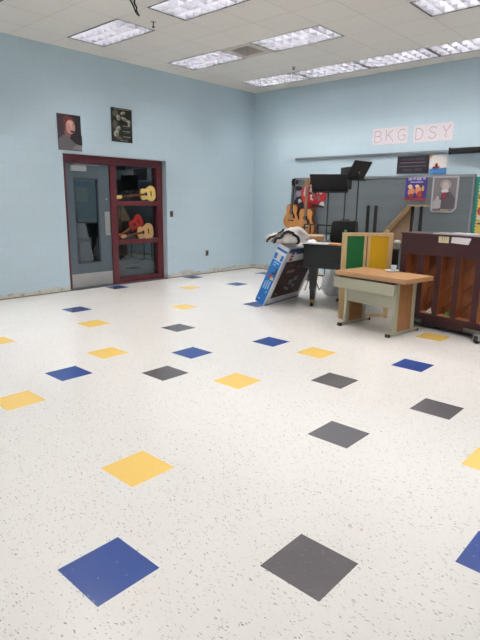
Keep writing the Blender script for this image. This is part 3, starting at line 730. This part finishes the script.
for x in (.75, 3.95): MB().cone((x - .05, 1.6, .08), (x + .05, 1.6, .08), .08, .08, 14).build('caster_wheel', BLKM, t)
# papers on the piano's back
A_ = Matrix.Translation
def piano_pt(u, v, z):
    a = math.radians(-10); return (-3.75 + u * math.cos(a) - v * math.sin(a), 17.9 + u * math.sin(a) + v * math.cos(a), z)
o = MB(); o.box(-.22, .22, -.012, 0, 0, .25, flat('note_yellow', (226, 220, 176)))
for a in (((-.14, .2), (-.04, .2), (-.1, .06)), ((.02, .06), (.02, .2), (.12, .2), (.1, .1))): strokes(o, pl(list(a)), .012, None, -.016, DK)
tag(o.build('sticky_note', None, None, 0, piano_pt(1.92, -.001, 3.53), -10), 'small pale yellow note stuck on the back of the upright piano', 'note')
o = MB(); o.faces([(-.4, -.012, .02), (.3, -.012, -.01), (.42, -.05, .24), (-.38, -.012, .25)], [(0, 1, 2, 3)], WHITE); o.faces([(.1, -.02, 0), (.32, -.02, -.01), (.45, -.09, .22), (.28, -.05, .25)], [(0, 1, 2, 3)], WHITE)
for z in (.08, .14, .19): o.box(-.3, .05, -.02, -.013, z, z + .012, PGR)
sl = o.build('white_notice', None, None, 0, piano_pt(2.64, -.005, 3.53), -10); tag(sl, 'white curling paper sheet taped on the back of the upright piano', 'notice')
sm = sl.modifiers.new('Solidify', 'SOLIDIFY'); sm.thickness = .001
o = MB(); o.box(-.95, 1.0, -.25, .3, 0, .03, WHITE); o.box(-.8, .9, -.28, .2, .03, .055, PWH, Matrix.Rotation(.05, 4, 'Z')); o.box(-.2, 1.15, -.2, .3, .055, .08, WHITE, Matrix.Rotation(-.06, 4, 'Z'))
tag(o.build('sheet_music', None, None, 0, piano_pt(2.3, .4, tz), -10), 'loose stack of white sheet music lying on top of the upright piano', 'sheet music')
# scraps in the bays
o = MB(); o.faces([(-.15, 0, 0), (.13, .02, 0), (.05, .05, .22), (-.02, .12, .1)], [(0, 1, 2), (0, 2, 3), (1, 3, 2), (0, 3, 1)], PWH)
tag(o.build('paper_scrap', None, None, 0, piano_pt(1.5, .08, .655), -10), 'crumpled white paper scrap lying in the second bay of the piano back', 'paper')
o = MB(); o.lathe([(.02, 0), (.11, .02), (.12, .1), (.06, .17), (.01, .18)], 9, flat('scrap_green', (60, 140, 80)))
tag(o.build('green_crumple', None, None, 0, piano_pt(2.32, .16, .655), -10), 'small crumpled green wrapper in the third bay of the piano back', 'wrapper')

# ------------------------------------------------------------------ desk
t = thing('computer_desk', 'small desk with wood laminate top and cream metal apron and legs', 'desk', (-3.79, 16.25, 0), -9)
MB().box(-1.48, 1.86, -.98, .86, 2.12, 2.3).build('tabletop', DESKW, t, .02)
MB().box(-1.5, 1.45, -1.03, -.95, 1.62, 2.04).build('apron', CREAM, t, .01)
o = MB(); o.box(-1.3, 1.25, -.93, .7, 2.02, 2.12); o.build('shadow_gap_frame', mat('gap_shadow_dark', (70, 64, 58), .6), t)  # joins legs and top; dark colour paints in the shadow gap above the apron
MB().box(-1.07, 1.17, -.62, -.57, 1.05, 1.7).build('modesty_panel', CREAM, t, .005)
for sx in (-1, 1):
    xo = sx * 1.19 + .05
    MB().box(xo - .04, xo + .04, -.46, .46, .14, 2.02).build('side_panel', DESKE, t)
    for y in (-.56, .54): MB().box(xo - .07, xo + .07, y - .1, y + .1, .14, 2.02).build('leg', CREAM, t, .01)
    ft = MB().box(xo - .08, xo + .08, -.95, .97, .04, .15).build('foot', CREAM, t, .01)
    o = MB(); o.box(xo - .09, xo + .09, -1.0, -.88, 0, .13); o.box(xo - .09, xo + .09, .9, 1.0, 0, .13); o.build('foot_cap', BLKM, ft, .01)
# dish on the desk
MB_ = MB(); MB_.lathe([(.1, 0), (.2, .01), (.3, .04), (.31, .05), (.2, .03), (.02, .025)], 24, WHITE)
tag(MB_.build('saucer', None, None, 0, (-3.6, 16.88, 2.3)), 'round white saucer at the back of the desk under a small cup', 'saucer')
o = MB(); o.lathe([(.08, 0), (.1, .02), (.115, .22), (.1, .22), (.09, .04)], 18, mat('cup_pale', (206, 210, 220), .3))
tag(o.build('cup', None, None, 0, (-3.53, 16.9, 2.335)), 'small pale cup standing on the white saucer on the desk', 'cup')

# ------------------------------------------------------------------ green and yellow framed panel
t = thing('room_divider', 'pine-framed standing panel with green left half and yellow right half behind the desk', 'divider', (-5.88, 16.7, 0), 48)
FL, FH = 2.24, 3.76
for x in (0, FL - .2): MB().box(x, x + .2, -.07, .07, 0, FH - .14).build('stile', PINE, t, .01)
MB().box(0, FL, -.08, .08, FH - .14, FH).build('top_rail', PINE, t, .01)
MB().box(.2, FL - .2, -.06, .06, .05, .2).build('bottom_rail', PINE, t, .01)
MB().box(.2, FL - .2, -.06, .06, 1.2, 1.32).build('middle_rail', PINE, t, .01)
MB().box(.96, 1.06, -.07, .07, 1.32, FH - .14).build('mullion', PINE, t, .005)
MB().box(1.12, 1.22, -.07, .07, 1.32, FH - .14).build('mullion', PINE, t, .005)
MB().box(1.06, 1.12, -.02, .06, 1.32, FH - .14).build('groove', mat('groove_brown', (140, 98, 60), .6), t)
MB().box(.2, .96, -.03, .0, 1.32, FH - .14).build('green_panel', GREEN, t)
MB().box(1.22, FL - .2, -.03, .0, 1.32, FH - .14).build('yellow_panel', YELLOW, t)
for x, m in ((.12, flat('clip_green', (70, 160, 60))), (1.98, PINE)):
    MB().lathe([(.05, FH), (.07, FH + .04), (.05, FH + .1), (.01, FH + .12)], 10, m, Matrix.Translation((x, 0, 0))).build('top_knob', None, t)

# ------------------------------------------------------------------ grand piano
t = thing('grand_piano', 'black grand piano with closed lid behind the framed panel', 'piano', (-8.65, 17.74, 0), 11)
def grand_outline(g=0.0):
    p = [(-g, -g), (4.55 + g, -g), (4.55 + g, 1.5)]
    for k in range(1, 9):
        a = k / 8; p.append((4.55 + g - 1.9 * (a * a * (3 - 2 * a)) , 1.5 + 2.2 * a))
    for k in range(1, 9):
        a = PI / 2 * k / 8 * 1.15; p.append((1.35 + 1.3 * math.cos(a) + g * .5, 3.7 + .85 * math.sin(a) + g))
    p.append((-g, 4.45 + g))
    return p
o = MB(); o.prism(grand_outline(), 1.92, 2.98); o.build('piano_case', BLACK, t, .03)
MB().prism(grand_outline(.04), 2.98, 3.05).build('lid', BLACK, t, .015)
MB().box(.22, 4.33, -.04, 0, 2.0, 2.2).build('key_slip', BLACK, t, .01)
MB().box(3.05, 3.7, -.05, -.002, 2.0, 2.1).build('felt_strip', flat('rust_felt', (110, 50, 36)), t)
for x, y in ((.45, .32), (4.05, .42), (1.3, 3.8)):
    o = MB(); q = .19
    p = [(x - q, y - q, 1.92), (x + q, y - q, 1.92), (x + q, y + q, 1.92), (x - q, y + q, 1.92)]
    r_ = .1; p += [(x - r_, y - r_, .32), (x + r_, y - r_, .32), (x + r_, y + r_, .32), (x - r_, y + r_, .32)]
    o.faces(p, [(0, 1, 2, 3), (4, 7, 6, 5), (0, 4, 5, 1), (1, 5, 6, 2), (2, 6, 7, 3), (3, 7, 4, 0)])
    lg = o.build('leg', BLACK, t, .02)
    o = MB(); o.lathe([(.09, .18), (.11, .2), (.11, .34), (.09, .34)], 14, BRASS, Matrix.Translation((x, y, 0))); o.cone((x - .05, y - .06, .1), (x + .05, y - .06, .1), .1, .1, 16, BLKM); o.box(x - .07, x + .07, y - .1, y + .02, .12, .2, BRASS)
    o.build('caster', None, lg)
ly = MB(); lx = 1.85
ly.cone((lx - .16, .8, 1.92), (lx - .1, .8, .42), .035, .035, 8); ly.cone((lx + .16, .8, 1.92), (lx + .1, .8, .42), .035, .035, 8); ly.box(lx - .3, lx + .3, .66, .96, .28, .44)
lyo = ly.build('pedal_lyre', BLACK, t, .01)
o = MB()
for k in (-1, 0, 1): o.box(lx + k * .15 - .035, lx + k * .15 + .035, .38, .7, .3, .33)
o.build('pedal', BRASS, lyo)
def gp(u, v, z):
    a = math.radians(11); return (-8.65 + u * math.cos(a) - v * math.sin(a), 17.74 + u * math.sin(a) + v * math.cos(a), z)
LZ = 3.05
o = MB(); o.box(-.55, .3, -.3, .32, 0, .035, WHITE); o.box(-.5, .33, -.26, .3, .035, .05, PWH, Matrix.Rotation(.1, 4, 'Z'))
tag(o.build('sheet_music', None, None, 0, gp(.75, .5, LZ), 10), 'white sheet music lying on the left front of the grand piano lid', 'sheet music')
o = MB(); o.box(-.25, .25, -.3, .3, 0, .06, flat('book_orange', (206, 140, 92)))
tag(o.build('song_book', None, None, 0, gp(1.45, .5, LZ), 10), 'thin orange song book on the grand piano lid beside white sheet music', 'book')
# black case on the lid
t = thing('equipment_case', 'boxy black padded case standing on the grand piano lid', 'case', gp(1.3, 2.0, LZ), 12)
o = MB(); o.prism([(-.6, 0), (.62, 0), (.66, .2), (.58, 1.0), (.5, 1.08), (-.5, 1.06), (-.6, .98), (-.68, .2)], -.3, .3, BLKF, RX); o.build('case_body', None, t, .06)
MB().tube([(-.2, 0, 1.04), (-.18, 0, 1.12), (.18, 0, 1.12), (.2, 0, 1.04)], .03).build('handle', BLKM, t)
MB().box(.55, .66, -.34, -.28, .5, 1.1).build('side_strap', BLKM, t)
o = MB(); o.lathe([(.11, 0), (.12, .02), (.12, .18), (.15, .2), (.15, .3), (.1, .35), (.02, .36)], 16, mat('jar_white', (216, 214, 206), .35), None)
tag(o.build('white_jar', None, None, 0, gp(4.3, .6, LZ)), 'small white lidded jar at the right end of the grand piano lid', 'jar')

# ------------------------------------------------------------------ television box leaning on the piano
lean = math.atan2(1.3, 2.85)
t = thing('television_box', 'tall blue and white television carton leaning against the grand piano', 'box', (-9.93, 16.42, 0), 8)
K = Matrix.Rotation(lean, 4, 'Y')      # local: thickness -x, length +y, height +z; pivots on its lower right edge
BH, BT, BL = 3.15, .58, 3.55
CW_ = flat('carton_white', (226, 226, 230)); CB = flat('carton_blue', (22, 112, 190)); CN = flat('carton_navy', (40, 66, 120))
MB().box(-BT, 0, 0, BL, 0, BH, CW_, K).build('carton', None, t, .01)
def facet(o, side, a0, a1, z0, z1, m, k=1):
    e = .006 * k
    if side == 'n': o.faces([(-BT * a1, -e, z0), (-BT * a0, -e, z0), (-BT * a0, -e, z1), (-BT * a1, -e, z1)], [(0, 1, 2, 3)], m, K)
    else: o.faces([(e, a0, z0), (e, a1, z0), (e, a1, z1), (e, a0, z1)], [(0, 1, 2, 3)], m, K)
o = MB()
facet(o, 'n', .12, 1, 0.0, 2.35, CB, 1); facet(o, 'n', 0, 1, 2.86, 2.98, CB, 1); facet(o, 'n', .12, .36, 2.4, 2.7, CB, 1); facet(o, 'n', .72, 1, 2.4, 2.7, CB, 1)
facet(o, 'n', .4, .66, 2.45, 2.72, flat('carton_cream', (222, 214, 196)), 2)
for k, (a0, a1, z0, z1) in enumerate(((.3, .42, .85, 1.3), (.5, .62, .8, 1.3), (.7, .82, .8, 1.2), (.3, .38, .62, .75), (.25, .8, 2.2, 2.28), (.5, .8, 2.08, 2.14), (.62, .8, .2, .26))): facet(o, 'n', a0, a1, z0, z1, flat('carton_pale_blue', (150, 196, 232)), 2)
facet(o, 'n', .2, .5, 1.36, 1.5, PWH, 3); facet(o, 'n', .48, .75, 1.42, 1.58, RD, 3); facet(o, 'n', .3, .45, 1.42, 1.55, MATS['print_gold'], 4); facet(o, 'n', .22, .34, 1.66, 2.0, DK, 3); facet(o, 'n', .34, .6, 1.66, 1.74, DK, 3)
o.build('narrow_side_print', None, t)
o = MB()
facet(o, 'w', .3, 3.2, .38, 2.42, flat('carton_tv_picture', (44, 16, 20)), 1); facet(o, 'w', .3, .5, .38, 2.42, DK, 2); facet(o, 'w', .55, .8, 2.46, 2.9, flat('carton_red', (190, 40, 56)), 1)
facet(o, 'w', .15, .95, 2.9, 3.13, CN, 2); facet(o, 'w', .95, 3.3, 2.8, 3.1, CN, 1)
for a0, a1, z0, z1, m in ((.8, 1.6, 1.75, 1.9, flat('carton_dusty', (150, 110, 112))), (.8, 1.2, 2.15, 2.2, RD), (1.5, 1.9, 1.0, 1.3, PGR), (1.25, 1.45, .8, .95, PGR), (1.95, 2.3, 1.2, 1.45, PGR), (2.0, 2.3, .8, 1.0, PGR), (1.5, 1.8, .7, .85, PGR), (.62, .72, .55, .62, PWH), (.7, .8, 1.2, 1.5, flat('carton_rust', (96, 36, 34))), (1.0, 1.1, 1.1, 1.45, MATS['carton_rust']), (1.7, 2.2, 2.0, 2.06, RD), (.62, 2.4, .45, .48, MATS['carton_rust']), (1.8, 2.5, 1.6, 1.65, MATS['carton_rust'])):
    facet(o, 'w', a0, a1, z0, z1, m, 3)
facet(o, 'w', .5, .8, 2.46, 2.9, MATS['carton_red'], 1); facet(o, 'w', .56, .74, 2.6, 2.66, PWH, 3); facet(o, 'w', .56, .7, 2.74, 2.8, PWH, 3)
facet(o, 'w', 0, 3.55, 0, .06, flat('carton_edge_blue', (60, 96, 150)), 1)
o.build('broad_side_print', None, t)
MB().box(-.55, -.02, -.05, .25, 0, .012, PWH, Matrix.Translation((1.28, 0, 2.88)) @ Matrix.Rotation(.15, 4, 'Y')).build('top_flap', None, t)

# fabric bag slumped over the box
t = thing('canvas_bag', 'slumped white canvas bag with black straps on the television carton', 'bag', (-9.0, 17.1, 3.02), 12)
bm = bmesh.new(); bmesh.ops.create_icosphere(bm, subdivisions=4, radius=1)
for v_ in bm.verts:
    p = v_.co.copy()
    d = noise.noise(p * 1.6) * .3 + abs(noise.noise(p * 3.1 + Vector((5, 1, 2)))) * .34 - .05
    q = Vector((p.x * 1.02, p.y * .62, p.z * .46)) * (1 + d)
    q.z += .12 * math.sin(q.x * 3) - .10 * q.x * q.x
    if q.z < -.12: q.z = -.12 + (q.z + .12) * .25
    v_.co = Vector((q.x, q.y, q.z + .28)) * F
for f in bm.faces: f.smooth = True
me = bpy.data.meshes.new('bag_body'); bm.to_mesh(me); bm.free(); me.materials.append(mat('bag_canvas', (214, 208, 206), .9, var=.18, scale=14, bump=.4))
o = bpy.data.objects.new('bag_body', me); COL.objects.link(o); o.parent = t
from mathutils.bvhtree import BVHTree
BAG = BVHTree.FromPolygons([v.co / F for v in me.vertices], [tuple(p.vertices) for p in me.polygons])
def snap(p):
    hit = BAG.find_nearest(Vector(p)); return hit[0] + hit[1] * .025
def strap(pts, wd, m, name):
    o = MB()
    L_ = []; n = len(pts)
    pts = [snap(p) for p in smooth_path(pts, 5)]; n = len(pts)
    for k, p in enumerate(pts):
        p = Vector(p); d = (Vector(pts[min(k + 1, n - 1)]) - Vector(pts[max(k - 1, 0)])).normalized()
        s_ = d.cross(Vector((0, -1, .35))).normalized() * wd / 2
        L_ += [p - s_, p + s_]
    o.faces([tuple(v) for v in L_], [(2 * k, 2 * k + 1, 2 * k + 3, 2 * k + 2) for k in range(n - 1)], m)
    ob = o.build(name, None, t); s2 = ob.modifiers.new('Solidify', 'SOLIDIFY'); s2.thickness = .012; s2.offset = 0
    return ob
strap([(-1.15, -.42, .1), (-.98, -.5, .18), (-.75, -.6, .3), (-.52, -.62, .5), (-.4, -.5, .68), (-.3, -.3, .78)], .11, BLKF, 'black_trim')
strap([(-.6, -.62, .02), (-.42, -.68, .2), (-.2, -.68, .42), (.0, -.66, .58), (.3, -.64, .62), (.55, -.62, .56), (.72, -.6, .36), (.74, -.6, .1), (.7, -.6, -.15)], .13, BLKF, 'carry_handle')
strap([(-.72, -.62, .08), (-.5, -.66, .26), (-.33, -.64, .48), (-.2, -.6, .64)], .1, flat('trim_grey', (110, 104, 98)), 'grey_trim')

# clear plastic bag on the floor under the piano
bm = bmesh.new(); bmesh.ops.create_icosphere(bm, subdivisions=4, radius=1)
for v_ in bm.verts:
    p = v_.co.copy(); d = noise.noise(p * 2.2) * .2 + abs(noise.noise(p * 6)) * .22
    q = Vector((p.x * .55, p.y * .45, p.z * .72)) * (1 + d)
    v_.co = Vector((q.x, q.y, max(q.z + .62, 0.003))) * F
me = bpy.data.meshes.new('plastic_bag'); bm.to_mesh(me); bm.free(); me.materials.append(mat('crinkled_plastic', (222, 224, 226), .25, var=.3, scale=25, bump=.8))
o = bpy.data.objects.new('plastic_bag', me); COL.objects.link(o); o.location = Vector((-9.3, 21.5, 0)) * F
tag(o, 'crinkled silvery plastic bag on the floor under the grand piano', 'bag')

# barrel drum behind the piano
t = thing('hand_drum', 'shallow tan wooden drum on a black tripod standing behind the carton below the guitars', 'drum', (-11.0, 22.0, 0))
MB().lathe([(.5, 2.55), (.58, 2.6), (.6, 3.1), (.56, 3.15), (.54, 3.15)], 28, wood('drum_wood', (172, 124, 84), (196, 148, 106))).build('drum_shell', None, t)
for k in range(3):
    a_ = k * 2 * PI / 3 + .3
    MB().tube([(math.cos(a_) * .3, math.sin(a_) * .3, 2.56), (math.cos(a_ + PI) * .05, math.sin(a_ + PI) * .05, 1.2), (math.cos(a_) * .5, math.sin(a_) * .5, .03)], .03).build('leg', BLKM, t)
MB().lathe([(.57, 3.1), (.6, 3.1), (.6, 3.16), (.5, 3.2), (.02, 3.2)], 28, mat('drum_skin', (196, 164, 132), .6)).build('drum_head', None, t)

# ------------------------------------------------------------------ music stands
def music_stand(lab, px, py, base, U, V, zc, lower=None):
    """U width vector, V height vector (x, y, z) of the desk, zc height of desk centre"""
    t = thing('music_stand', lab, 'music stand', (px, py, 0), 0, 'black music stands behind the grand piano')
    U = Vector(U); V = Vector(V); c = Vector((0, 0, zc)); n = U.cross(V).normalized() * .03
    a = c - U / 2 - V / 2
    P = [a, a + U, a + U + V, a + V]
    o = MB(); nn = n
    o.faces([tuple(p - nn) for p in P] + [tuple(p + nn) for p in P], [(3, 2, 1, 0), (4, 5, 6, 7), (0, 1, 5, 4), (1, 2, 6, 5), (2, 3, 7, 6), (3, 0, 4, 7)])
    o.build('stand_desk', BLKM, t, .01)
    # lip on the reading side (+n), bracket on the back
    o = MB(); l0 = a; s_ = n * 7 if V.y <= 0 else n * 7
    o.faces([tuple(l0), tuple(l0 + U), tuple(l0 + U + s_), tuple(l0 + s_), tuple(l0 + V * .04), tuple(l0 + U + V * .04), tuple(l0 + U + s_ + V * .04), tuple(l0 + s_ + V * .04)], [(0, 1, 2, 3), (7, 6, 5, 4), (0, 1, 5, 4), (1, 2, 6, 5), (2, 3, 7, 6), (3, 0, 4, 7)])
    o.build('desk_lip', BLKM, t)
    MB().cone((0, 0, base), (0, 0, zc - .2), .035, .035, 10).build('pole', BLKM, t)
    MB().cone((0, 0, zc - 1.4), (0, 0, zc - .02), .025, .025, 10).build('inner_pole', ALU if lower else BLKM, t)
    MB().lathe([(.02, -.06), (.07, -.06), (.07, .06), (.02, .06)], 10, BLKM, Matrix.Translation(c) ).build('tilt_knob', None, t)
    for k in range(3):
        a_ = k * 2 * PI / 3 + .5
        MB().tube([(0, 0, base + .15), (math.cos(a_) * .45, math.sin(a_) * .45, .03)], .025).build('leg', BLKM, t)
    return t
music_stand('nearest and widest black music stand, in front of the red sign', -10.7, 22.85, .15, (1.82, .88, 0), (-.02, -.32, .95), 6.06)
music_stand('narrow-looking black music stand turned sideways between two others', -10.36, 24.1, .15, (1.25, -.85, 0), (0, .05, 1.25), 6.36)
music_stand('tallest black music stand with tilted desk, rightmost of the three', -8.85, 22.9, .15, (.1, 1.62, 0), (.5, 0, .9), 6.72, True)

# black tubular frame by the guitars
o = MB(); za, zb = 3.62, 3.25
o.tube([(-1.0, 0, 0), (-1.0, 0, za), (1.05, 0, za), (1.05, 0, 0)], .045); o.tube([(-.55, 0, za), (-.55, 0, 0)], .05); o.tube([(0, .0, za), (0, .0, 0)], .055)
o.tube([(-1.0, 0, .5), (1.05, 0, .5)], .04); o.tube([(.6, 0, zb - .1), (1.05, 0, zb - .1)], .04); o.tube([(-1.0, -.5, .04), (-1.0, .5, .04)], .04); o.tube([(1.05, -.5, .04), (1.05, .5, .04)], .04)
tag(o.build('tubular_rack', BLKM, None, 0, (-12.5, 24.6, 0)), 'low black tubular rack behind the drum, below the round red sign', 'rack')

# two-pair upright posts and the slanted board
for nm, xa, lab in (('post_rack', -8.47, 'pair of black upright posts behind the green and yellow panel'), ('post_rack', -5.87, 'pair of black upright posts in front of the slanted plywood board')):
    t = thing(nm, lab, 'rack', (xa, 23.9, 0))
    for dx in (-.24, .24): MB().box(dx - .075, dx + .075, -.06, .07, .1, 4.86).build('post', BLKM, t, .02)
    MB().box(-.5, .5, -.4, .4, 0, .1).build('base_plate', BLKM, t)
    MB().box(-.2, .2, -.04, .04, 2.4, 2.6).build('cross_bar', BLKM, t)
t = thing('plywood_lectern', 'slanted plywood lectern with a flat top ledge under the purple poster', 'lectern', (-6.5, 24.9, 0))
PLY = wood('plywood', (190, 156, 118), (206, 174, 134), .5)
o = MB(); o.faces([(-1.75, -.35, 3.2), (-.2, -.35, 4.93), (-.2, .75, 4.93), (-1.75, .75, 3.2), (-1.75, -.35, 3.1), (-.2, -.35, 4.83), (-.2, .75, 4.83), (-1.75, .75, 3.1)], [(0, 1, 2, 3), (7, 6, 5, 4), (0, 1, 5, 4), (1, 2, 6, 5), (2, 3, 7, 6), (3, 0, 4, 7)])
o.build('slanted_top', PLY, t)
MB().box(-.2, .55, -.35, .75, 4.83, 4.93).build('top_ledge', PLY, t)
o = MB(); o.prism([(-1.75, 0), (-.2, 0), (-.2, 4.8), (-1.75, 3.05)], 0, .06, None, Matrix.Translation((0, .3, 0)) @ RX)
o.build('side_panel', wood('plywood_inner', (168, 142, 116), (182, 156, 128), .6), t)
MB().box(-1.75, .5, -.1, .6, 0, .1).build('base_board', PLY, t)
MB().box(-.3, -.2, .1, .6, .1, 4.8).build('rear_post', MATS['plywood_inner'], t)

# ------------------------------------------------------------------ world, camera, view
wld = bpy.data.worlds.new('room_world'); SC.world = wld; wld.use_nodes = True
wld.node_tree.nodes['Background'].inputs[0].default_value = (.5, .55, .6, 1); wld.node_tree.nodes['Background'].inputs[1].default_value = .2

f_px, yaw, pitch, roll = 521.3637, 2.3066594, 0.2256962, 0.0133417
C = Vector((6.07182, -2.98609, 5.04764)) * F
fw_ = Vector((math.cos(yaw) * math.cos(pitch), math.sin(yaw) * math.cos(pitch), -math.sin(pitch)))
r_ = Vector((math.sin(yaw), -math.cos(yaw), 0)); u_ = r_.cross(fw_)
r2 = math.cos(roll) * r_ + math.sin(roll) * u_; u2 = -math.sin(roll) * r_ + math.cos(roll) * u_
cam = bpy.data.cameras.new('camera'); co = bpy.data.objects.new('camera', cam); COL.objects.link(co)
Mx = Matrix((r2, u2, -fw_)).transposed().to_4x4(); Mx.translation = C; co.matrix_world = Mx
cam.sensor_fit = 'HORIZONTAL'; cam.sensor_width = 36; cam.lens = f_px / 480 * 36; cam.clip_start = .05; cam.clip_end = 100
SC.camera = co
SC.view_settings.view_transform = 'Standard'; SC.view_settings.look = 'None'; SC.view_settings.gamma = 1
SC.view_settings.use_curve_mapping = False
SC.view_settings.exposure = 0.45
